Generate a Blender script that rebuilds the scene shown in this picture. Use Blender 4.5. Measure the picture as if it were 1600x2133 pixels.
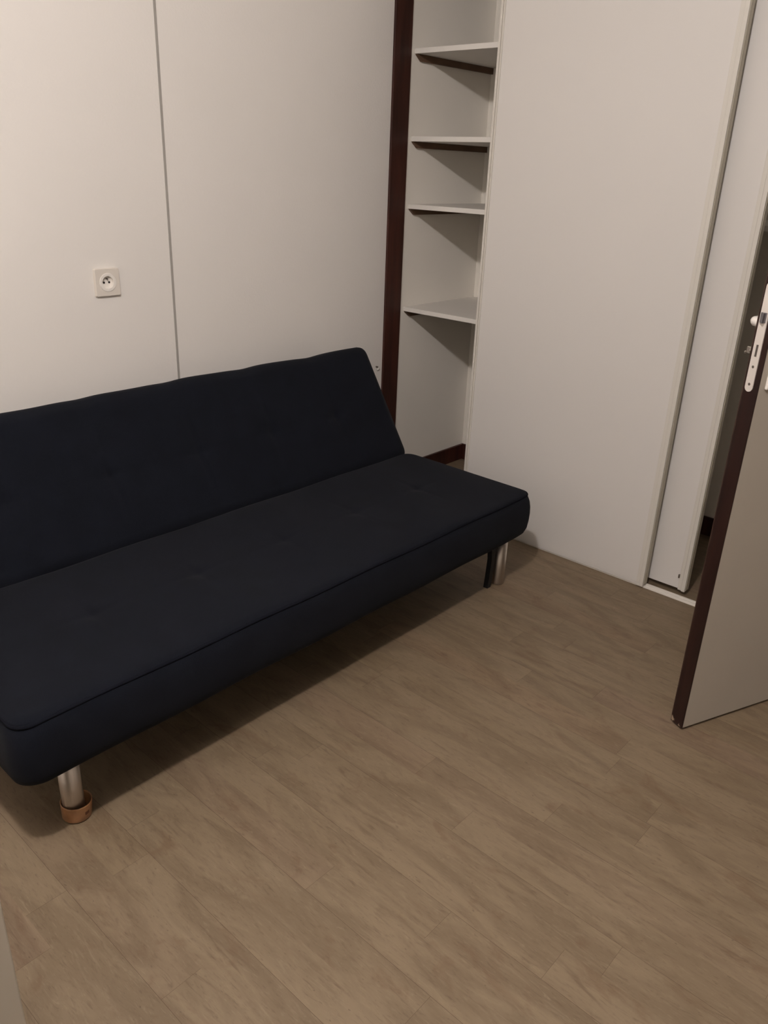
import bpy, bmesh, math, random
from mathutils import Vector, Matrix
random.seed(7)
for o in list(bpy.data.objects): bpy.data.objects.remove(o)
S = bpy.context.scene
COL = S.collection

# ---------------------------------------------------------------- camera, light, exposure
F_PX = 1671.7726607381792
CAM_RIGHT, CAM_UP, CAM_FWD = None, None, None
def cam_axes(pitch, roll, yaw):
    f = Vector((math.sin(yaw)*math.cos(pitch), math.cos(yaw)*math.cos(pitch), -math.sin(pitch)))
    r = f.cross(Vector((0, 0, 1))).normalized()
    u = r.cross(f)
    return (math.cos(roll)*r + math.sin(roll)*u, -math.sin(roll)*r + math.cos(roll)*u, f)
CAM_RIGHT, CAM_UP, CAM_FWD = cam_axes(math.radians(23.24559794), math.radians(2.25604987), math.radians(48.52336815))
cd = bpy.data.cameras.new('camera')
cam = bpy.data.objects.new('camera', cd); COL.objects.link(cam)
cd.sensor_fit = 'VERTICAL'; cd.sensor_height = 24.0; cd.lens = 24.0*F_PX/2133.0
cd.clip_start = 0.02; cd.clip_end = 50
M = Matrix.Identity(4)
for i, v in enumerate((CAM_RIGHT, CAM_UP, -CAM_FWD)):
    for j in range(3): M[j][i] = v[j]
M.translation = Vector((0, 0, 1.5))
cam.matrix_world = M
S.camera = cam

w = bpy.data.worlds.new('world'); S.world = w; w.use_nodes = True
w.node_tree.nodes['Background'].inputs[0].default_value = (0.02, 0.02, 0.022, 1)
w.node_tree.nodes['Background'].inputs[1].default_value = 0.2

ld = bpy.data.lights.new('ceiling_bulb', 'POINT')
ld.energy = 134; ld.color = (1.0, 0.925, 0.905); ld.shadow_soft_size = 0.045
lo = bpy.data.objects.new('ceiling_bulb', ld); lo.location = (0.10, 0.50, 2.67); COL.objects.link(lo)

S.view_settings.view_transform = 'Standard'
S.view_settings.look = 'None'
S.view_settings.gamma = 1.0
S.view_settings.use_curve_mapping = False
S.view_settings.exposure = 0.0

# ---------------------------------------------------------------- materials
def mat(name, color, rough=0.6, metal=0.0, spec=0.5, noise=0.0, nscale=(8, 8, 8), bump=0.0, bscale=60.0, sheen=0.0, coat=0.0):
    m = bpy.data.materials.new(name); m.use_nodes = True
    N = m.node_tree.nodes; L = m.node_tree.links; b = N['Principled BSDF']
    b.inputs['Roughness'].default_value = rough
    b.inputs['Metallic'].default_value = metal
    b.inputs['Specular IOR Level'].default_value = spec
    if sheen: b.inputs['Sheen Weight'].default_value = sheen; b.inputs['Sheen Roughness'].default_value = 0.5
    if coat: b.inputs['Coat Weight'].default_value = coat
    tc = N.new('ShaderNodeTexCoord')
    mp = N.new('ShaderNodeMapping'); mp.inputs['Scale'].default_value = nscale
    L.new(tc.outputs['Object'], mp.inputs['Vector'])
    nz = N.new('ShaderNodeTexNoise'); nz.inputs['Scale'].default_value = 1.0; nz.inputs['Detail'].default_value = 5
    L.new(mp.outputs['Vector'], nz.inputs['Vector'])
    rp = N.new('ShaderNodeValToRGB')
    c = color
    rp.color_ramp.elements[0].position = 0.3; rp.color_ramp.elements[1].position = 0.7
    rp.color_ramp.elements[0].color = tuple(x*(1-noise) for x in c) + (1,)
    rp.color_ramp.elements[1].color = tuple(min(1, x*(1+noise)) for x in c) + (1,)
    L.new(nz.outputs['Fac'], rp.inputs['Fac'])
    L.new(rp.outputs['Color'], b.inputs['Base Color'])
    if bump:
        n2 = N.new('ShaderNodeTexNoise'); n2.inputs['Scale'].default_value = bscale; n2.inputs['Detail'].default_value = 4
        L.new(tc.outputs['Object'], n2.inputs['Vector'])
        bp = N.new('ShaderNodeBump'); bp.inputs['Strength'].default_value = bump; bp.inputs['Distance'].default_value = 0.002
        L.new(n2.outputs['Fac'], bp.inputs['Height']); L.new(bp.outputs['Normal'], b.inputs['Normal'])
    return m

def mat_floor():
    m = bpy.data.materials.new('vinyl_planks'); m.use_nodes = True
    N = m.node_tree.nodes; L = m.node_tree.links; b = N['Principled BSDF']
    uv = N.new('ShaderNodeUVMap'); uv.uv_map = 'plank'
    at = N.new('ShaderNodeAttribute'); at.attribute_name = 'tint'
    def noise(scale, detail, rough, dist=0.0):
        mp = N.new('ShaderNodeMapping'); mp.inputs['Scale'].default_value = scale
        L.new(uv.outputs['UV'], mp.inputs['Vector'])
        n = N.new('ShaderNodeTexNoise'); n.inputs['Scale'].default_value = 1; n.inputs['Detail'].default_value = detail
        n.inputs['Roughness'].default_value = rough; n.inputs['Distortion'].default_value = dist
        L.new(mp.outputs['Vector'], n.inputs['Vector']); return n
    broad = noise((11, 2.6, 1), 4, 0.55, 1.2)
    streak = noise((30, 4.5, 1), 6, 0.62, 1.8)
    mid = noise((85, 13, 1), 5, 0.6, 1.6)
    fine = noise((260, 40, 1), 3, 0.6, 0.5)
    speck = noise((150, 60, 1), 2, 0.5)
    def mixc(fac, c1, c2, f=None, blend='MIX'):
        x = N.new('ShaderNodeMix'); x.data_type = 'RGBA'; x.blend_type = blend
        if isinstance(c1, tuple): x.inputs[6].default_value = c1
        else: L.new(c1, x.inputs[6])
        if isinstance(c2, tuple): x.inputs[7].default_value = c2
        else: L.new(c2, x.inputs[7])
        if f is not None: L.new(f, x.inputs[0])
        else: x.inputs[0].default_value = fac
        return x.outputs[2]
    def ramp(src, p0, p1, a=0.0, z=1.0):
        r = N.new('ShaderNodeMapRange'); r.inputs[1].default_value = p0; r.inputs[2].default_value = p1
        r.inputs[3].default_value = a; r.inputs[4].default_value = z; r.interpolation_type = 'SMOOTHSTEP'
        L.new(src, r.inputs[0]); return r.outputs[0]
    c = mixc(0, (0.151, 0.110, 0.068, 1), (0.199, 0.149, 0.095, 1), ramp(broad.outputs['Fac'], 0.32, 0.66))
    c = mixc(0, c, (0.112, 0.077, 0.045, 1), ramp(streak.outputs['Fac'], 0.54, 0.76, 0, 0.70))
    c = mixc(0, c, (0.241, 0.189, 0.128, 1), ramp(streak.outputs['Fac'], 0.44, 0.26, 0, 0.45))
    c = mixc(0, c, (0.095, 0.065, 0.039, 1), ramp(mid.outputs['Fac'], 0.56, 0.74, 0, 0.55))
    c = mixc(0, c, (0.252, 0.200, 0.136, 1), ramp(mid.outputs['Fac'], 0.40, 0.27, 0, 0.45))
    c = mixc(0, c, (0.095, 0.065, 0.039, 1), ramp(fine.outputs['Fac'], 0.56, 0.76, 0, 0.50))
    c = mixc(0, c, (0.241, 0.189, 0.128, 1), ramp(fine.outputs['Fac'], 0.42, 0.28, 0, 0.35))
    c = mixc(0, c, (0.067, 0.045, 0.027, 1), ramp(speck.outputs['Fac'], 0.70, 0.78, 0, 0.55))
    knot = noise((7, 3.4, 1), 5, 0.6, 2.5)
    c = mixc(0, c, (0.118, 0.070, 0.038, 1), ramp(knot.outputs['Fac'], 0.55, 0.72, 0, 0.42))
    c = mixc(1.0, c, at.outputs['Color'], None, 'MULTIPLY')
    L.new(c, b.inputs['Base Color'])
    b.inputs['Roughness'].default_value = 0.55
    b.inputs['Specular IOR Level'].default_value = 0.35
    bp = N.new('ShaderNodeBump'); bp.inputs['Strength'].default_value = 0.15; bp.inputs['Distance'].default_value = 0.001
    L.new(streak.outputs['Fac'], bp.inputs['Height']); L.new(bp.outputs['Normal'], b.inputs['Normal'])
    return m

def mat_fabric():
    m = mat('navy_fabric', (0.0040, 0.0050, 0.0085), rough=0.95, spec=0.12, noise=0.14, nscale=(14, 14, 14), bump=0.35, bscale=700, sheen=0.02)
    return m

def mat_edge():
    # mahogany paint of the door edge with a chipped, bare bottom corner
    m = mat('door_edge_brown', (0.0165, 0.0055, 0.0036), rough=0.5, spec=0.35, noise=0.35, nscale=(60, 60, 5))
    N = m.node_tree.nodes; L = m.node_tree.links; b = N['Principled BSDF']
    src = b.inputs['Base Color'].links[0].from_socket
    tc = N.new('ShaderNodeTexCoord')
    nz = N.new('ShaderNodeTexNoise'); nz.inputs['Scale'].default_value = 180
    L.new(tc.outputs['Object'], nz.inputs['Vector'])
    prev = src
    for p, r in (((0, 0.041, 0.020), 0.010), ((0, 0.012, 0.012), 0.005)):
        vm = N.new('ShaderNodeVectorMath'); vm.operation = 'DISTANCE'
        L.new(tc.outputs['Object'], vm.inputs[0]); vm.inputs[1].default_value = p
        ad = N.new('ShaderNodeMath'); ad.operation = 'MULTIPLY_ADD'
        L.new(nz.outputs['Fac'], ad.inputs[0]); ad.inputs[1].default_value = 0.02; L.new(vm.outputs['Value'], ad.inputs[2])
        mr = N.new('ShaderNodeMapRange'); mr.inputs[1].default_value = r+0.008; mr.inputs[2].default_value = r+0.010
        mr.inputs[3].default_value = 1; mr.inputs[4].default_value = 0
        L.new(ad.outputs[0], mr.inputs[0])
        mx = N.new('ShaderNodeMix'); mx.data_type = 'RGBA'; L.new(mr.outputs[0], mx.inputs[0])
        L.new(prev, mx.inputs[6]); mx.inputs[7].default_value = (0.32, 0.24, 0.17, 1)
        prev = mx.outputs[2]
    sx = N.new('ShaderNodeSeparateXYZ'); L.new(tc.outputs['Object'], sx.inputs[0])
    n3 = N.new('ShaderNodeTexNoise'); n3.inputs['Scale'].default_value = 25; L.new(tc.outputs['Object'], n3.inputs['Vector'])
    a3 = N.new('ShaderNodeMath'); a3.operation = 'MULTIPLY_ADD'; L.new(n3.outputs['Fac'], a3.inputs[0]); a3.inputs[1].default_value = 0.006; L.new(sx.outputs['Y'], a3.inputs[2])
    m3 = N.new('ShaderNodeMapRange'); m3.inputs[1].default_value = 0.0440; m3.inputs[2].default_value = 0.0465; m3.inputs[3].default_value = 0; m3.inputs[4].default_value = 0.6
    L.new(a3.outputs[0], m3.inputs[0])
    x3 = N.new('ShaderNodeMix'); x3.data_type = 'RGBA'; L.new(m3.outputs[0], x3.inputs[0]); L.new(prev, x3.inputs[6]); x3.inputs[7].default_value = (0.07, 0.042, 0.030, 1)
    L.new(x3.outputs[2], b.inputs['Base Color'])
    return m

MW = mat('wall_paint', (0.80, 0.77, 0.725), rough=0.8, spec=0.25, noise=0.012, nscale=(3, 3, 3), bump=0.25, bscale=120)
MWF = mat('front_wall_low_bounce', (0.42, 0.39, 0.35), rough=0.8, spec=0.25, noise=0.012, nscale=(3, 3, 3))  # unseen front wall, darkened on purpose to cut bounce light under the sofa
MC = mat('ceiling_paint', (0.88, 0.86, 0.82), rough=0.9, spec=0.2, noise=0.01)
MCI = mat('wardrobe_wall_paint', (0.86, 0.82, 0.745), rough=0.8, spec=0.2, noise=0.015, nscale=(3, 3, 3), bump=0.15, bscale=90)
MSD = mat('sliding_door_laminate', (0.68, 0.655, 0.62), rough=0.45, spec=0.35, noise=0.01, nscale=(2, 2, 2))
MST = mat('sliding_door_stile', (0.64, 0.61, 0.55), rough=0.4, spec=0.4, noise=0.02, nscale=(40, 40, 3))
MSG = mat('stile_side_grey', (0.50, 0.46, 0.37), rough=0.5, spec=0.3, noise=0.05, nscale=(30, 30, 3))
MSH = mat('shelf_laminate', (0.76, 0.73, 0.68), rough=0.5, spec=0.3, noise=0.01)
MBR = mat('mahogany_wood', (0.043, 0.0125, 0.008), rough=0.45, spec=0.4, noise=0.45, nscale=(35, 35, 3.5))
MBT = mat('batten_brown', (0.13, 0.075, 0.045), rough=0.6, spec=0.3, noise=0.2, nscale=(10, 30, 30))
MSE = mat('joint_grey', (0.36, 0.34, 0.31), rough=0.7, spec=0.2, noise=0.05)
MFL = mat_floor()
MGP = mat('plank_gap', (0.09, 0.065, 0.045), rough=0.9, spec=0.1)
MFA = mat_fabric()
MPI = mat('navy_piping', (0.0035, 0.004, 0.007), rough=0.95, spec=0.1, noise=0.1, nscale=(200, 200, 200))
MCH = mat('brushed_chrome', (0.55, 0.50, 0.45), rough=0.38, metal=1.0, noise=0.06, nscale=(300, 300, 12))
MBL = mat('black_steel', (0.012, 0.012, 0.013), rough=0.5, spec=0.4, noise=0.1, nscale=(30, 30, 30))
MCU = mat('amber_plastic', (0.34, 0.17, 0.075), rough=0.3, spec=0.5, noise=0.15, nscale=(40, 40, 60), coat=0.2)
MCD = mat('dark_amber', (0.09, 0.03, 0.012), rough=0.5, noise=0.1)
MWP = mat('white_plastic', (0.72, 0.67, 0.60), rough=0.35, spec=0.5, noise=0.01)
MWQ = mat('bright_white_plastic', (0.82, 0.78, 0.72), rough=0.35, spec=0.5, noise=0.01)
MHO = mat('black_hole', (0.006, 0.005, 0.005), rough=0.8, noise=0.0)
MLP = mat('lock_plate_steel', (0.80, 0.74, 0.68), rough=0.42, metal=0.35, spec=0.5, noise=0.03, nscale=(60, 60, 8))
MLB = mat('latch_grey_steel', (0.22, 0.21, 0.23), rough=0.35, metal=0.8, noise=0.1, nscale=(60, 60, 60))
MSC = mat('screw_steel', (0.20, 0.17, 0.15), rough=0.4, metal=0.8, noise=0.1)
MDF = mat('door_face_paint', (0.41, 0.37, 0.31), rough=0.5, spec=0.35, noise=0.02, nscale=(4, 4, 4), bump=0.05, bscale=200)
MDE = mat_edge()
MTR = mat('white_track_metal', (0.78, 0.74, 0.67), rough=0.35, spec=0.5, noise=0.03, nscale=(20, 20, 20))
MCB = mat('cabinet_white', (0.44, 0.40, 0.33), rough=0.5, spec=0.35, noise=0.01)

# ---------------------------------------------------------------- helpers
def link(name, bm, m, parent=None, smooth=False, mats=None):
    bmesh.ops.recalc_face_normals(bm, faces=bm.faces)
    me = bpy.data.meshes.new(name); bm.to_mesh(me); bm.free()
    for mm in (mats or [m]): me.materials.append(mm)
    if smooth:
        for p in me.polygons: p.use_smooth = True
    o = bpy.data.objects.new(name, me); COL.objects.link(o)
    if parent: o.parent = parent
    return o
def empty(name, loc, rz=0):
    o = bpy.data.objects.new(name, None); COL.objects.link(o)
    o.location = loc; o.rotation_euler = (0, 0, rz); o.empty_display_size = 0.05
    return o
def tag(o, label, cat, group=None):
    o['label'] = label; o['category'] = cat
    if group: o['group'] = group
    return o
def struct(o, label=None, cat=None):
    o['kind'] = 'structure'
    if label: o['label'] = label
    if cat: o['category'] = cat
    return o
def box(bm, lo, hi, bev=0.0, seg=2, mi=0):
    vs = bmesh.ops.create_cube(bm, size=1.0)['verts']
    for v in vs:
        for i in range(3):
            v.co[i] = lo[i] + (v.co[i]+0.5)*(hi[i]-lo[i])
    fs = set(f for v in vs for f in v.link_faces)
    for f in fs: f.material_index = mi
    if bev:
        es = set(e for v in vs for e in v.link_edges)
        bmesh.ops.bevel(bm, geom=list(es), offset=bev, segments=seg, affect='EDGES', profile=0.5)
def cyl(bm, c0, c1, r0, r1=None, n=32, caps=True):
    c0 = Vector(c0); c1 = Vector(c1); r1 = r0 if r1 is None else r1
    ax = (c1-c0).normalized()
    t = ax.orthogonal().normalized(); b = ax.cross(t)
    ra = [bm.verts.new(c0+(t*math.cos(a)+b*math.sin(a))*r0) for a in [2*math.pi*i/n for i in range(n)]]
    rb = [bm.verts.new(c1+(t*math.cos(a)+b*math.sin(a))*r1) for a in [2*math.pi*i/n for i in range(n)]]
    for i in range(n): bm.faces.new((ra[i], ra[(i+1) % n], rb[(i+1) % n], rb[i]))
    if caps: bm.faces.new(ra[::-1]); bm.faces.new(rb)
def lathe(bm, prof, c, n=48):
    """prof: list of (r,z); closed loop profile around the z axis at c"""
    rings = []
    for r, z in prof:
        if r < 1e-6: rings.append([bm.verts.new((c[0], c[1], c[2]+z))])
        else: rings.append([bm.verts.new((c[0]+r*math.cos(2*math.pi*i/n), c[1]+r*math.sin(2*math.pi*i/n), c[2]+z)) for i in range(n)])
    for a, b in zip(rings, rings[1:]):
        if len(a) == 1 and len(b) == 1: continue
        for i in range(n):
            j = (i+1) % n
            if len(a) == 1: bm.faces.new((a[0], b[j], b[i]))
            elif len(b) == 1: bm.faces.new((a[i], a[j], b[0]))
            else: bm.faces.new((a[i], a[j], b[j], b[i]))
def tube(bm, pts, r, n=10, closed=False):
    pts = [Vector(p) for p in pts]; rings = []
    N = len(pts)
    for i, p in enumerate(pts):
        a = pts[(i-1) % N] if (closed or i > 0) else p
        b = pts[(i+1) % N] if (closed or i < N-1) else p
        d = (b-a).normalized()
        up = Vector((0, 0, 1)) if abs(d.z) < 0.9 else Vector((1, 0, 0))
        t = d.cross(up).normalized(); q = t.cross(d)
        rings.append([bm.verts.new(p+(t*math.cos(2*math.pi*k/n)+q*math.sin(2*math.pi*k/n))*r) for k in range(n)])
    m = N if closed else N-1
    for i in range(m):
        A = rings[i]; B = rings[(i+1) % N]
        for k in range(n): bm.faces.new((A[k], A[(k+1) % n], B[(k+1) % n], B[k]))
    if not closed: bm.faces.new(rings[0][::-1]); bm.faces.new(rings[-1])
def cushion(hx, hy, prof, pr, nx, ny, top, side=None):
    """closed upholstered block. plan half sizes hx,hy with corner radius pr; prof = [(z,inset)...] bottom to top;
    top(x,y,e) -> extra height, e = distance to rim"""
    bm = bmesh.new()
    def plan(i, j, inset):
        x = -hx + 2*hx*i/nx; y = -hy + 2*hy*j/ny
        qx = max(-(hx-pr), min(hx-pr, x)); qy = max(-(hy-pr), min(hy-pr, y))
        dx, dy = x-qx, y-qy; d = math.hypot(dx, dy)
        if dx and dy and d > 1e-9:
            s = max(abs(dx), abs(dy))/d; x, y = qx+dx*s, qy+dy*s
        return x*(hx-inset)/hx, y*(hy-inset)/hy
    nz = len(prof)-1
    def isrim(i, j): return i in (0, nx) or j in (0, ny)
    V = {}
    for k, (z, ins) in enumerate(prof):
        for i in range(nx+1):
            for j in range(ny+1):
                if 0 < k < nz and not isrim(i, j): continue
                x, y = plan(i, j, ins); zz = z
                if k == nz and not isrim(i, j):
                    e = min(hx-abs(x), hy-abs(y))
                    zz += top(x, y, max(0, e))
                if side: x, y, zz = side(x, y, zz, k/nz)
                V[i, j, k] = bm.verts.new((x, y, zz))
    for k in (0, nz):
        for i in range(nx):
            for j in range(ny):
                f = [V[i, j, k], V[i+1, j, k], V[i+1, j+1, k], V[i, j+1, k]]
                bm.faces.new(f if k else f[::-1])
    for k in range(nz):
        for i in range(nx):
            bm.faces.new((V[i, 0, k], V[i+1, 0, k], V[i+1, 0, k+1], V[i, 0, k+1]))
            bm.faces.new((V[i+1, ny, k], V[i, ny, k], V[i, ny, k+1], V[i+1, ny, k+1]))
        for j in range(ny):
            bm.faces.new((V[0, j+1, k], V[0, j, k], V[0, j, k+1], V[0, j+1, k+1]))
            bm.faces.new((V[nx, j, k], V[nx, j+1, k], V[nx, j+1, k+1], V[nx, j, k+1]))
    return bm

# ---------------------------------------------------------------- dimensions (metres)
YB = 2.54          # back wall plane
XC = 2.80          # wardrobe front plane
XR = 3.515         # wardrobe rear wall
XL = -1.60; YF = -1.45; ZC = 2.76
T = 0.10

# ---------------------------------------------------------------- floor
def build_floor():
    bm = bmesh.new()
    uvl = bm.loops.layers.uv.new('plank')
    cl = bm.loops.layers.color.new('tint')
    w_ = 0.09225; x0 = 0.7105
    k0 = int(math.floor((XL-0.2-x0)/w_)); k1 = int(math.ceil((4.1-x0)/w_))
    known = {2: 0.983, 4: 0.480, 6: 0.856, 5: 1.314, 10: 1.438, 13: 1.092, 3: 0.71, 7: 0.13}
    rnd = random.Random(11)
    ymin, ymax = YF-0.15, 3.0
    for k in range(k0, k1):
        xa = x0+k*w_; xb = xa+w_
        L_ = 0.92
        ph = known.get(k, rnd.uniform(0, L_))
        y = ph - L_*math.ceil((ph-ymin)/L_)
        while y < ymax:
            ya, yb = max(y, ymin), min(y+L_, ymax)
            ga = 0.00035 if k % 2 == 0 else 0.0; gb = 0.00035 if k % 2 else 0.0; g = 0.00025
            v = [bm.verts.new((xa+ga, ya+g, 0)), bm.verts.new((xb-gb, ya+g, 0)), bm.verts.new((xb-gb, yb-g, 0)), bm.verts.new((xa+ga, yb-g, 0))]
            f = bm.faces.new(v); f.material_index = 0
            ox, oy = rnd.uniform(0, 50), rnd.uniform(0, 50)
            s = rnd.uniform(0.98, 1.08); wv = rnd.uniform(-0.015, 0.015)
            for lp in f.loops:
                lp[uvl].uv = (lp.vert.co.x+ox, lp.vert.co.y+oy)
                lp[cl] = (s*1.03+wv, s, s-wv, 1)
            y += L_
    box(bm, (XL-0.2, ymin, -0.1), (4.1, ymax, -0.0006), mi=1)
    o = link('floor', bm, None, mats=[MFL, MGP])
    struct(o, 'greige wood-look vinyl plank floor', 'floor')
build_floor()

# ---------------------------------------------------------------- walls and ceiling
def wall(name, boxes, m=MW):
    bm = bmesh.new()
    for lo, hi in boxes: box(bm, lo, hi)
    return struct(link(name, bm, m))
wall('wall_back', [((XL-T, YB, 0), (XC+0.12, YB+T, ZC))])
wall('wall_left', [((XL-T, YF-T, 0), (XL, YB, ZC))])
wall('wall_front', [((XL, YF-T, 0), (4.0, YF, ZC))], MWF)
# right wall: strip beside the wardrobe, doorway, strip behind the camera
DY0, DY1 = -0.46, 0.31
wall('wall_right', [((XC, DY1+0.03, 0), (XC+T, 0.45, ZC)), ((XC, YF, 0), (XC+T, DY0-0.03, ZC)), ((XC, DY0-0.03, 2.20), (XC+T, DY1+0.03, ZC)),
                    ((XC, 0.45, 2.42), (XC+T, YB, ZC))])
wall('wall_wardrobe_side', [((XC+0.12, YB, 0), (XR+T, YB+T, ZC))], MCI)
wall('wall_wardrobe_rear', [((XR, 0.35, 0), (XR+T, YB, ZC))], MCI)
wall('wall_wardrobe_end', [((XC+T, 0.35, 0), (XR, 0.45, ZC))], MCI)
wall('wall_hallway', [((3.9, YF, 0), (4.0, 0.35, ZC)), ((XR+T, 0.35, 0), (4.0, 0.45, ZC))])
bm = bmesh.new(); box(bm, (XL-T, YF-T, ZC), (4.0, YB+T, ZC+0.1)); struct(link('ceiling', bm, MC))
# wardrobe partition between shelves and hanging side
bm = bmesh.new(); box(bm, (XC+0.13, 1.52, 0), (XR, 1.54, 2.42), 0.001)
struct(link('wall_partition', bm, MCI))

# baseboards
def base(name, lo, hi, m=MBR):
    bm = bmesh.new(); box(bm, lo, hi, 0.002); return struct(link(name, bm, m))
base('baseboard_back', (XL, YB-0.012, 0), (2.812, YB, 0.085))
base('baseboard_left', (XL, YF, 0), (XL+0.012, YB-0.012, 0.085))
base('baseboard_wardrobe_side', (2.922, YB-0.012, 0), (XR, YB, 0.088))
base('baseboard_wardrobe_rear', (XR-0.012, 1.54, 0), (XR, YB-0.012, 0.088))
base('baseboard_wardrobe_hanging', (XR-0.012, 0.45, 0), (XR, 1.52, 0.088))
base('baseboard_right', (XC-0.012, YF, 0), (XC, DY0-0.09, 0.085))

# mahogany upright and grey joint strip on the back wall, door casing
bm = bmesh.new(); box(bm, (2.815, YB-0.012, 0), (2.921, YB, ZC), 0.002)
struct(link('trim_1', bm, MBR), 'dark mahogany vertical trim board at the wardrobe edge', 'trim')
bm = bmesh.new(); box(bm, (1.681, YB-0.0015, 0.085), (1.690, YB+0.001, ZC))
struct(link('trim_2', bm, MSE), 'thin grey vertical joint strip on the white wall', 'trim')
bm = bmesh.new()
box(bm, (XC-0.012, DY1, 0), (XC+T+0.012, DY1+0.03, 2.20), 0.002); box(bm, (XC-0.012, DY0-0.03, 0), (XC+T+0.012, DY0, 2.20), 0.002)
box(bm, (XC-0.012, DY0, 2.17), (XC+T+0.012, DY1, 2.20), 0.002)
struct(link('trim_3', bm, MBR))

# ---------------------------------------------------------------- sliding wardrobe doors
def sliding_door(x, ya, yb, label, top=2.40, chip=False, zb=0.012, lip=0.0):
    r = empty('sliding_wardrobe_door', (x, (ya+yb)/2, zb))
    h = (yb-ya)/2; H = top-zb; sw = 0.030
    bm = bmesh.new(); box(bm, (0.006, -h+sw-0.004, 0.004), (0.022, h-0.012, H-0.002))
    if lip: box(bm, (0.006, -h+sw-0.002, -lip), (0.0085, h-0.012, 0.005))
    link('panel', bm, MSD, r)
    # right stile: folded profile with a shallow groove and a raised lip
    bm = bmesh.new()
    box(bm, (0.0015, -h+0.016, 0), (0.028, -h+sw, H), 0.0012)
    box(bm, (-0.004, -h, 0), (0.028, -h+0.0145, H), 0.0015)
    if lip: box(bm, (-0.003, -h+0.0005, -lip), (0.0080, -h+sw-0.002, 0.002), 0.001)
    s = link('stile', bm, MST, r)
    bm = bmesh.new(); box(bm, (0.004, -h-0.0015, 0.003), (0.031, -h-0.0001, H-0.003))
    g = link('edge_channel', bm, MSG, s); g['label'] = 'grey side channel of the door edge'
    bm = bmesh.new()
    box(bm, (-0.003, h-0.009, 0), (0.028, h, H), 0.0012); box(bm, (0.002, h-0.016, 0), (0.028, h-0.0092, H), 0.001)
    link('stile', bm, MST, r)
    if chip:
        bm = bmesh.new(); box(bm, (-0.0008, -h+0.030, 0.050), (0.0062, -h+0.036, 0.064), 0.0002)
        q = link('guide_screw', bm, MSC, r); q['label'] = 'small dark mark near the lower corner'
    tag(r, label, 'sliding door', 'sliding doors of the wardrobe')
    return r
sliding_door(2.803, 1.094, 2.003, 'wide white sliding door standing in front, next to the open shelves', lip=0.004)
sliding_door(2.858, 0.948, 1.870, 'white sliding door set back, only a narrow strip showing beside the dark gap', chip=True, zb=0.021)

# floor and head tracks
def track(z0, name, up=True):
    bm = bmesh.new()
    box(bm, (2.814, 0.452, z0), (2.846, YB-0.014, z0+0.002))
    for xx, ww in ((2.815, 0.011), (2.834, 0.012)):
        if up: box(bm, (xx, 0.452, z0), (xx+ww, YB-0.014, z0+0.008), 0.002)
    return link(name, bm, MTR)
tag(track(0.0, 'sliding_door_track'), 'white double-grooved metal floor track under the wardrobe doors', 'door track')
bm = bmesh.new(); box(bm, (2.795, 0.452, 2.402), (2.905, YB-0.014, 2.419)); box(bm, (2.792, 0.452, 2.37), (2.797, YB-0.014, 2.419))
tag(link('head_track', bm, MTR), 'white metal head track above the wardrobe doors', 'door track')

# ---------------------------------------------------------------- wardrobe shelves
shelves = ((1.966, 1.945, 'top white wardrobe shelf, the one showing its underside'),
           (1.628, 0, 'second white wardrobe shelf from the top, seen edge-on at eye level'),
           (1.350, 0, 'third white wardrobe shelf from the top, just below eye level'),
           (0.893, 0, 'lowest white wardrobe shelf, its upper face showing, above the baseboard'))
for i, (zt, _, lab) in enumerate(shelves):
    r = empty('wardrobe_shelf', (XR-0.28, 2.04, zt-0.02))
    bm = bmesh.new(); box(bm, (2.955-(XR-0.28), 1.541-2.04, 0), (XR-0.0005-(XR-0.28), YB-0.0005-2.04, 0.020), 0.0012)
    link('board', bm, MSH, r)
    bm = bmesh.new(); ox = XR-0.28
    pr_ = [(2.958-ox, -0.0004), (XR-0.001-ox, -0.0004), (XR-0.001-ox, -0.026), (2.990-ox, -0.026), (2.962-ox, -0.006)]
    fa = [bm.verts.new((x, YB-0.013-2.04, z)) for x, z in pr_]; fb = [bm.verts.new((x, YB-0.0005-2.04, z)) for x, z in pr_]
    bm.faces.new(fa); bm.faces.new(fb[::-1])
    for q in range(5): bm.faces.new((fa[q], fa[(q+1) % 5], fb[(q+1) % 5], fb[q]))
    b = link('support_batten', bm, MBT, r); b['label'] = 'brown wooden support batten'
    tag(r, lab, 'shelf', 'white shelves inside the open wardrobe')
# dim shelf in the hanging side
bm = bmesh.new(); box(bm, (3.02, 0.451, 1.345), (XR-0.001, 1.519, 1.363), 0.001)
tag(link('wardrobe_shelf', bm, MSH), 'shadowy shelf in the dark gap behind the room door', 'shelf')

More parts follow.
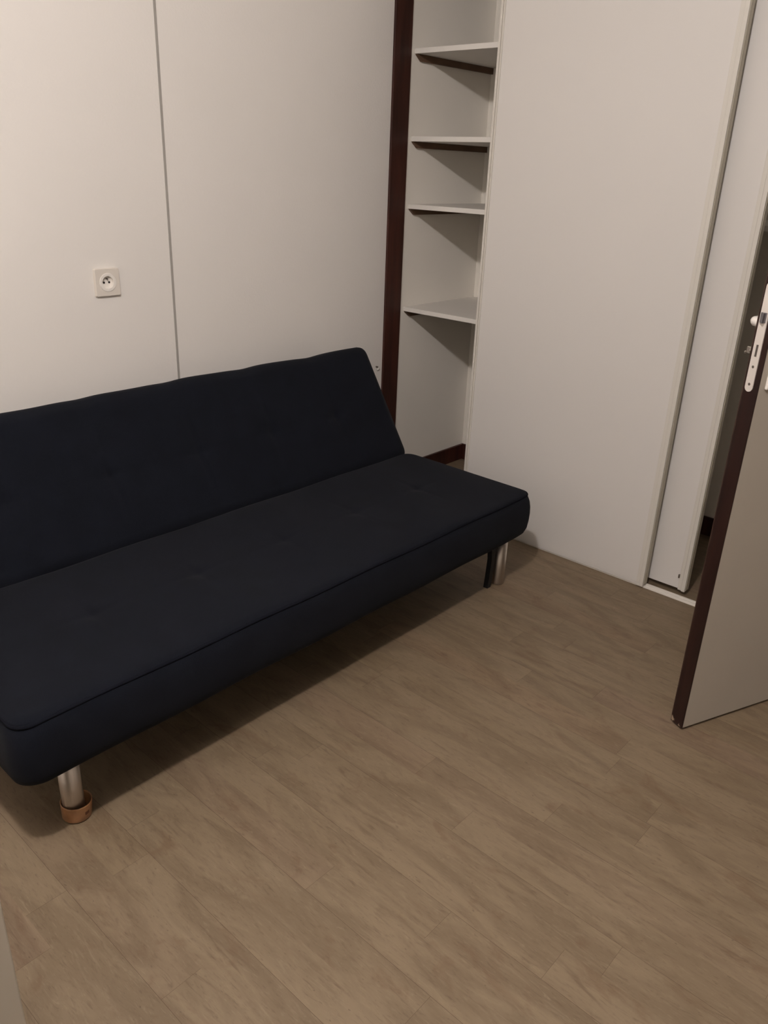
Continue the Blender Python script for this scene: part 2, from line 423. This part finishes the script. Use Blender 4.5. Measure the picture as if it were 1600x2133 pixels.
# ---------------------------------------------------------------- wall socket
def socket():
    cx, cz, s = 1.4275, 1.1135, 0.0455
    r = empty('power_socket', (cx, YB, cz))
    def squircle(bm, h, y0, y1, rr, n=6, hole=None, cz0=0.0):
        pts = []
        for qx, qz, a0 in ((1, 1, 0), (-1, 1, 90), (-1, -1, 180), (1, -1, 270)):
            for k in range(n+1):
                a = math.radians(a0+90*k/n); pts.append((qx*(h-rr)+rr*math.cos(a), qz*(h-rr)+rr*math.sin(a)))
        m = len(pts)
        f0 = [bm.verts.new((x, y0, z)) for x, z in pts]
        f1 = [bm.verts.new((x*0.95, y1, z*0.95)) for x, z in pts]
        for i in range(m): bm.faces.new((f0[i], f0[(i+1) % m], f1[(i+1) % m], f1[i]))
        if hole:
            hr, hn = hole
            hv = []
            for x, z in pts:
                a = math.atan2(z, x); hv.append(bm.verts.new((hr*math.cos(a), y1, cz0+hr*math.sin(a))))
            hb = [bm.verts.new((v.co.x, y1+hn, v.co.z)) for v in hv]
            for i in range(m):
                bm.faces.new((f1[i], f1[(i+1) % m], hv[(i+1) % m], hv[i]))
                bm.faces.new((hv[i], hv[(i+1) % m], hb[(i+1) % m], hb[i]))
        else: bm.faces.new(f1)
        bm.faces.new(f0[::-1])
        return bm
    bm = bmesh.new(); squircle(bm, s, -0.0002, -0.011, 0.004, hole=(0.0310, 0.0095))
    link('frame', bm, MWP, r)
    # insert: ring with a recessed well
    bm = bmesh.new()
    n = 40
    def ring(rad, y, dz=0): return [bm.verts.new((rad*math.cos(2*math.pi*i/n), y, dz+rad*math.sin(2*math.pi*i/n))) for i in range(n)]
    rs = [ring(0.0305, -0.0016), ring(0.0305, -0.0118), ring(0.0285, -0.0125), ring(0.0212, -0.0125), ring(0.0202, -0.0122), ring(0.0200, 0.0)]
    rs[-1] = ring(0.0198, -0.0017)
    for a, b in zip(rs, rs[1:]):
        for i in range(n): bm.faces.new((a[i], a[(i+1) % n], b[(i+1) % n], b[i]))
    bm.faces.new(rs[-1])
    link('insert', bm, MWQ, r, smooth=False)
    for sx in (-1, 1):
        bm = bmesh.new(); cyl(bm, (sx*0.0095, -0.0016, -0.001), (sx*0.0095, -0.0024, -0.001), 0.0036, n=16)
        h = link('pin_hole', bm, MHO, r); h['label'] = 'black pin hole'
    bm = bmesh.new(); cyl(bm, (0, -0.0016, 0.011), (0, -0.0105, 0.011), 0.0026, 0.0022, n=16)
    p = link('earth_pin', bm, MSC, r); p['label'] = 'metal earth pin'
    tag(r, 'white square power socket on the wall above the sofa', 'power socket')
socket()

# small pale fixing beside the backrest
r = empty('wall_anchor', (2.790, YB, 0.618))
bm = bmesh.new(); lathe(bm, [(0, 0.006), (0.007, 0.004), (0.010, 0), (0, 0)], (0, 0, 0), 20)
bmesh.ops.rotate(bm, verts=bm.verts, cent=(0, 0, 0), matrix=Matrix.Rotation(math.radians(90), 3, 'X'))
link('cap', bm, MWQ, r, smooth=True)
bm = bmesh.new(); cyl(bm, (-0.014, -0.0005, 0.012), (-0.014, -0.010, 0.014), 0.004, 0.003, n=12)
link('screw', bm, MSC, r)
tag(r, 'tiny pale screw cap on the wall between sofa back and brown trim', 'wall anchor')

# ---------------------------------------------------------------- room door
DANG = math.radians(22)
D = empty('door_1', (2.054, 0.607, 0.0), -DANG)     # local x: along the leaf to the hinge, y: thickness away from the lens side
struct(D, 'open room door seen from its lock edge, dark brown edge and pale face', 'door')
DT = 0.045; DW = 0.745; DH = 2.15; DZ = 0.010
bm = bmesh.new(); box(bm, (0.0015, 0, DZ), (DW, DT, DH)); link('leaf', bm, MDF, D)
bm = bmesh.new(); box(bm, (-0.0025, -0.0004, DZ), (0.0014, DT+0.0004, DH), 0.0006); 
box(bm, (0.0014, DT-0.002, DZ), (0.006, DT+0.0006, DH))
e = link('edge_band', bm, MDE, D); e['label'] = 'dark brown painted door edge'
# lock face plate with rounded ends
bm = bmesh.new()
yc, hw, z0, z1 = 0.0255, 0.0115, 1.021, 1.285
pts = []
for k in range(13):
    a = math.pi + math.pi*k/12; pts.append((yc+hw*math.cos(a), z0+hw+hw*math.sin(a)))
for k in range(13):
    a = math.pi*k/12; pts.append((yc+hw*math.cos(a), z1-hw+hw*math.sin(a)))
fa = [bm.verts.new((-0.0027, y, z)) for y, z in pts]; fb = [bm.verts.new((-0.0052, y, z)) for y, z in pts]
bm.faces.new(fa); bm.faces.new(fb[::-1])
for i in range(len(pts)): bm.faces.new((fa[i], fa[(i+1) % len(pts)], fb[(i+1) % len(pts)], fb[i]))
P = link('lock_plate', bm, MLP, D); P['label'] = 'pale steel lock face plate with rounded ends'
bm = bmesh.new(); box(bm, (-0.0056, yc-0.0030, 1.108), (-0.0053, yc+0.0030, 1.137)); link('deadbolt_slot', bm, MSC, P)
for zz in (1.040, 1.083):
    bm = bmesh.new(); cyl(bm, (-0.0053, yc, zz), (-0.0062, yc, zz), 0.0036, 0.003, n=16)
    link('screw', bm, MSC, P)
bm = bmesh.new()   # bevelled latch tongue
a = [(-0.0053, yc-0.0075), (-0.0053, yc+0.0075), (-0.0085, yc+0.0075), (-0.017, yc-0.0055), (-0.017, yc-0.0075)]
lo_ = [bm.verts.new((x, y, 1.190)) for x, y in a]; hi_ = [bm.verts.new((x, y, 1.214)) for x, y in a]
bm.faces.new(lo_); bm.faces.new(hi_[::-1])
for i in range(5): bm.faces.new((lo_[i], lo_[(i+1) % 5], hi_[(i+1) % 5], hi_[i]))
q = link('latch_bolt', bm, MLB, P); q['label'] = 'grey bevelled latch bolt'
# handle sets on both faces
def handle(side):
    y0 = DT+0.0008 if side > 0 else -0.0002
    s = side
    bm = bmesh.new(); ya, yb_ = sorted((y0, y0+s*0.009))
    box(bm, (0.018, ya, 1.030), (0.060, yb_, 1.270), 0.0044, 4)
    pl = link('handle_plate', bm, MWQ, D, smooth=False); pl['label'] = 'white handle backplate'
    bm = bmesh.new(); tube(bm, [(0.040, y0+s*0.009, 1.181), (0.040, y0+s*0.030, 1.181), (0.042, y0+s*0.040, 1.181), (0.048, y0+s*0.046, 1.181), (0.060, y0+s*0.048, 1.181), (0.10, y0+s*0.048, 1.180), (0.155, y0+s*0.045, 1.179)], 0.0115, 16)
    lv = link('lever', bm, MWQ, pl, smooth=True); lv['label'] = 'white lever handle'
handle(1); handle(-1)
bm = bmesh.new(); cyl(bm, (0.040, DT+0.0098, 1.110), (0.040, DT+0.034, 1.110), 0.0055, n=16); box(bm, (0.038, DT+0.034, 1.101), (0.042, DT+0.046, 1.119), 0.0018); cyl(bm, (0.040, DT+0.046, 1.103), (0.040, DT+0.051, 1.103), 0.004, 0.003, n=14)
q = link('thumb_turn', bm, MCH, D); q['label'] = 'small shiny thumb turn on the far face'
for zz in (0.25, 1.15, 1.95):
    bm = bmesh.new(); cyl(bm, (DW+0.006, -0.004, zz-0.045), (DW+0.006, -0.004, zz+0.045), 0.006, n=16); link('hinge', bm, MSC, D)

# ---------------------------------------------------------------- sofa bed
SX0, SX1 = 0.492, 2.480
SY0, SY1 = 1.428, 2.075
sofa = empty('sofa_bed', ((SX0+SX1)/2, 1.76, 0))
tag(sofa, 'navy blue click-clack sofa bed with chrome legs along the white wall', 'sofa')
cx = (SX0+SX1)/2
COLS = [0.853-cx, 1.180-cx, 1.506-cx, 1.832-cx, 2.158-cx]
def tuft(x, rows, y, deep=0.010):
    z = 0.0
    for c in COLS:
        dx = x-c
        for rr, half in rows:
            dy = y-rr; d2 = dx*dx+dy*dy
            z -= deep*math.exp(-d2/(0.028**2))
            # creases running out of each tuft, fading away
            z -= 0.45*deep*math.exp(-(dx/0.007)**2)*math.exp(-(dy/half)**2)
            z -= 0.35*deep*math.exp(-(dy/0.007)**2)*math.exp(-(dx/0.10)**2)
    return z
hx, hy = (SX1-SX0)/2, (SY1-SY0)/2
rowY = 1.750-(SY0+SY1)/2
def seat_top(x, y, e):
    puff = 0.010*(1-math.exp(-e/0.05)) 
    return puff + tuft(x, [(rowY, 0.12)], y, 0.0045) + 0.0012*math.sin(x*9+y*7)+0.001*math.sin(x*23-y*11)
prof = [(0.221, 0.060), (0.223, 0.040), (0.230, 0.023), (0.243, 0.011), (0.262, 0.004), (0.290, 0.001), (0.318, 0.0), (0.345, 0.001), (0.366, 0.004), (0.382, 0.009), (0.389, 0.014), (0.3925, 0.0165), (0.396, 0.0145), (0.3995, 0.019)]
def seat_side(x, y, z, t):
    return x, y, z + (0.0015*math.sin(x*14) if t > 0 else 0)
bm = cushion(hx, hy, prof, 0.052, 180, 60, seat_top, seat_side)
bmesh.ops.translate(bm, verts=bm.verts, vec=(0, (SY0+SY1)/2-1.76, 0))
seat = link('seat', bm, MFA, sofa, smooth=True)
# piping round the seat edge
pts = []
rx, ry, pr = hx-0.0165, hy-0.0165, 0.040
for qx, qy, a0 in ((1, 1, 0), (-1, 1, 90), (-1, -1, 180), (1, -1, 270)):
    for k in range(9):
        a = math.radians(a0+90*k/8); pts.append((qx*(rx-pr)+pr*math.cos(a), qy*(ry-pr)+pr*math.sin(a)+(SY0+SY1)/2-1.76, 0.3935))
full = []
for i, p in enumerate(pts):
    q = pts[(i+1) % len(pts)]; d = math.dist(p, q); n = max(1, int(d/0.05))
    for k in range(n):
        t = k/n; x = p[0]+(q[0]-p[0])*t; full.append((x, p[1]+(q[1]-p[1])*t, p[2]+0.0015*math.sin(x*14)))
bm = bmesh.new(); tube(bm, full, 0.0042, 8, closed=True)
pp = link('piping', bm, MPI, seat, smooth=True)
# backrest
BL = 0.518; BTH = 0.125
dv = Vector((0, 0.5391, 0.8422)); nv = Vector((0, -0.8422, 0.5391)); p0 = Vector((0, 2.056-1.76, 0.408))
rr_ = 0.22 - BL/2 + 0.028
def back_top(x, y, e):
    return 0.010*(1-math.exp(-e/0.05)) + tuft(x, [(rr_, 0.11)], y, 0.009) + 0.0012*math.sin(x*8-y*9)
bprof = [(0, 0.045), (0.004, 0.028), (0.014, 0.012), (0.030, 0.003), (0.055, 0.0), (0.078, 0.002), (0.094, 0.009), (0.104, 0.019), (0.1095, 0.031)]
def back_side(x, y, z, t):
    if y > BL/2-0.10:
        k = (y-(BL/2-0.10))/0.10
        y += k*(-0.0035*sum(math.exp(-((x-c)/0.05)**2) for c in COLS) + 0.0022*math.sin(x*5.3+1.1) + 0.0015*math.sin(x*17))
    return x, y, z
bm = cushion(hx, BL/2, bprof, 0.036, 180, 46, back_top, back_side)
R3 = Matrix((Vector((1, 0, 0)), dv, nv)).transposed()
for v in bm.verts:
    v.co = p0 + R3 @ Vector((v.co.x, v.co.y+BL/2-0.028, v.co.z-0.1185))
link('backrest', bm, MFA, sofa, smooth=True)
# steel frame
bm = bmesh.new()
for yy in (1.53, 2.00):
    box(bm, (SX0+0.09-cx, yy-0.015-1.76, 0.188), (SX1-0.09-cx, yy+0.015-1.76, 0.219), 0.002)
for xx in (0.62, 1.48, 2.395):
    box(bm, (xx-0.018-cx, 1.53-1.76, 0.192), (xx+0.018-cx, 2.0-1.76, 0.2185), 0.002)
for xx in (SX0+0.10, SX1-0.10):
    box(bm, (xx-0.012-cx, 1.96-1.76, 0.20), (xx+0.012-cx, 2.115-1.76, 0.225), 0.002)
    tube(bm, [(xx-cx, 2.10-1.76, 0.21), (xx-cx, 2.20-1.76, 0.30), (xx-cx, 2.33-1.76, 0.50)], 0.011, 10)
link('steel_frame', bm, MBL, sofa, smooth=False)
# legs
legs = {}
for nm, (lx, ly) in {'fl': (0.650, 1.553), 'fr': (2.426, 1.530), 'rl': (0.650, 2.00), 'rr': (2.426, 2.00)}.items():
    bm = bmesh.new()
    lathe(bm, [(0, 0.0), (0.0235, 0.0), (0.0250, 0.003), (0.0262, 0.006), (0.0262, 0.19), (0.0, 0.19)], (lx-cx, ly-1.76, 0.0), 48)
    legs[nm] = link('leg', bm, MCH, sofa, smooth=False)
    me = legs[nm].data
    for p in me.polygons:
        if abs(p.normal.z) < 0.5: p.use_smooth = True
    legs[nm]['label'] = 'round chrome leg'
# amber cup under the front left foot
bm = bmesh.new()
lathe(bm, [(0, -0.002), (0.0325, -0.002), (0.0350, 0.001), (0.0372, 0.040), (0.0374, 0.043), (0.0355, 0.044), (0.0340, 0.040), (0.0310, 0.012), (0.0, 0.0035)], (0, 0, 0), 56)
bmesh.ops.rotate(bm, verts=bm.verts, cent=(0, 0, 0), matrix=Matrix.Rotation(math.radians(3), 3, (0.5, 0.6, 0)))
bmesh.ops.translate(bm, verts=bm.verts, vec=(0.655-cx, 1.553-1.76, 0.0045))
cup = link('caster_cup', bm, MCU, legs['fl'], smooth=True); cup['label'] = 'amber cup under the chrome foot'
bm = bmesh.new()
for k in range(7):
    a = math.radians(-84+k*2.8); a2 = math.radians(-84+(k+1)*2.8)
    v = [bm.verts.new((0.655-cx+rr*math.cos(q), 1.553-1.76+rr*math.sin(q), z)) for q in (a, a2) for rr, z in ((0.0372, 0.020), (0.0376, 0.029))]
    bm.faces.new((v[0], v[2], v[3], v[1]))
# (slot stands just proud of the cup wall)
bmesh.ops.remove_doubles(bm, verts=bm.verts, dist=1e-5)
link('cup_slot', bm, MCD, legs['fl'])
# folding black support beside the front right leg
bm = bmesh.new()
lo_ = [(2.341, 0.0), (2.362, 0.0), (2.368, 0.030), (2.374, 0.140), (2.400, 0.186), (2.405, 0.205), (2.330, 0.205), (2.345, 0.175), (2.352, 0.12), (2.345, 0.035)]
fa = [bm.verts.new((x+0.012-cx, 1.525-1.76, z)) for x, z in lo_]; fb = [bm.verts.new((x+0.012-cx, 1.545-1.76, z)) for x, z in lo_]
bm.faces.new(fa); bm.faces.new(fb[::-1])
for i in range(len(lo_)): bm.faces.new((fa[i], fa[(i+1) % len(lo_)], fb[(i+1) % len(lo_)], fb[i]))
q = link('support_strut', bm, MBL, sofa); q['label'] = 'black steel strut beside the chrome leg'

# ---------------------------------------------------------------- cabinet corner close to the lens
r = empty('low_cabinet', (-0.15, 0.98, 0))
tag(r, 'pale low cabinet corner at the lower left beside the floor', 'cabinet')
bm = bmesh.new(); box(bm, (-0.365, -0.208, 0.08), (0.366, 0.23, 0.785), 0.002); link('body', bm, MCB, r)
bm = bmesh.new(); box(bm, (-0.372, -0.232, 0.7855), (0.366, 0.235, 0.815), 0.003); link('top', bm, MCB, r)
bm = bmesh.new(); box(bm, (-0.34, -0.19, 0.0), (0.34, 0.22, 0.0795)); link('plinth', bm, MCB, r)
for x0_, x1_, hx_ in ((-0.363, -0.002, -0.03), (0.002, 0.3665, 0.03)):
    bm = bmesh.new(); box(bm, (x0_, -0.2285, 0.084), (x1_, -0.2085, 0.762), 0.002); dd = link('door', bm, MCB, r)
    bm = bmesh.new(); tube(bm, [(hx_, -0.229, 0.62), (hx_, -0.255, 0.62), (hx_, -0.255, 0.72), (hx_, -0.229, 0.72)], 0.004, 8); link('handle', bm, MCH, dd, smooth=True)
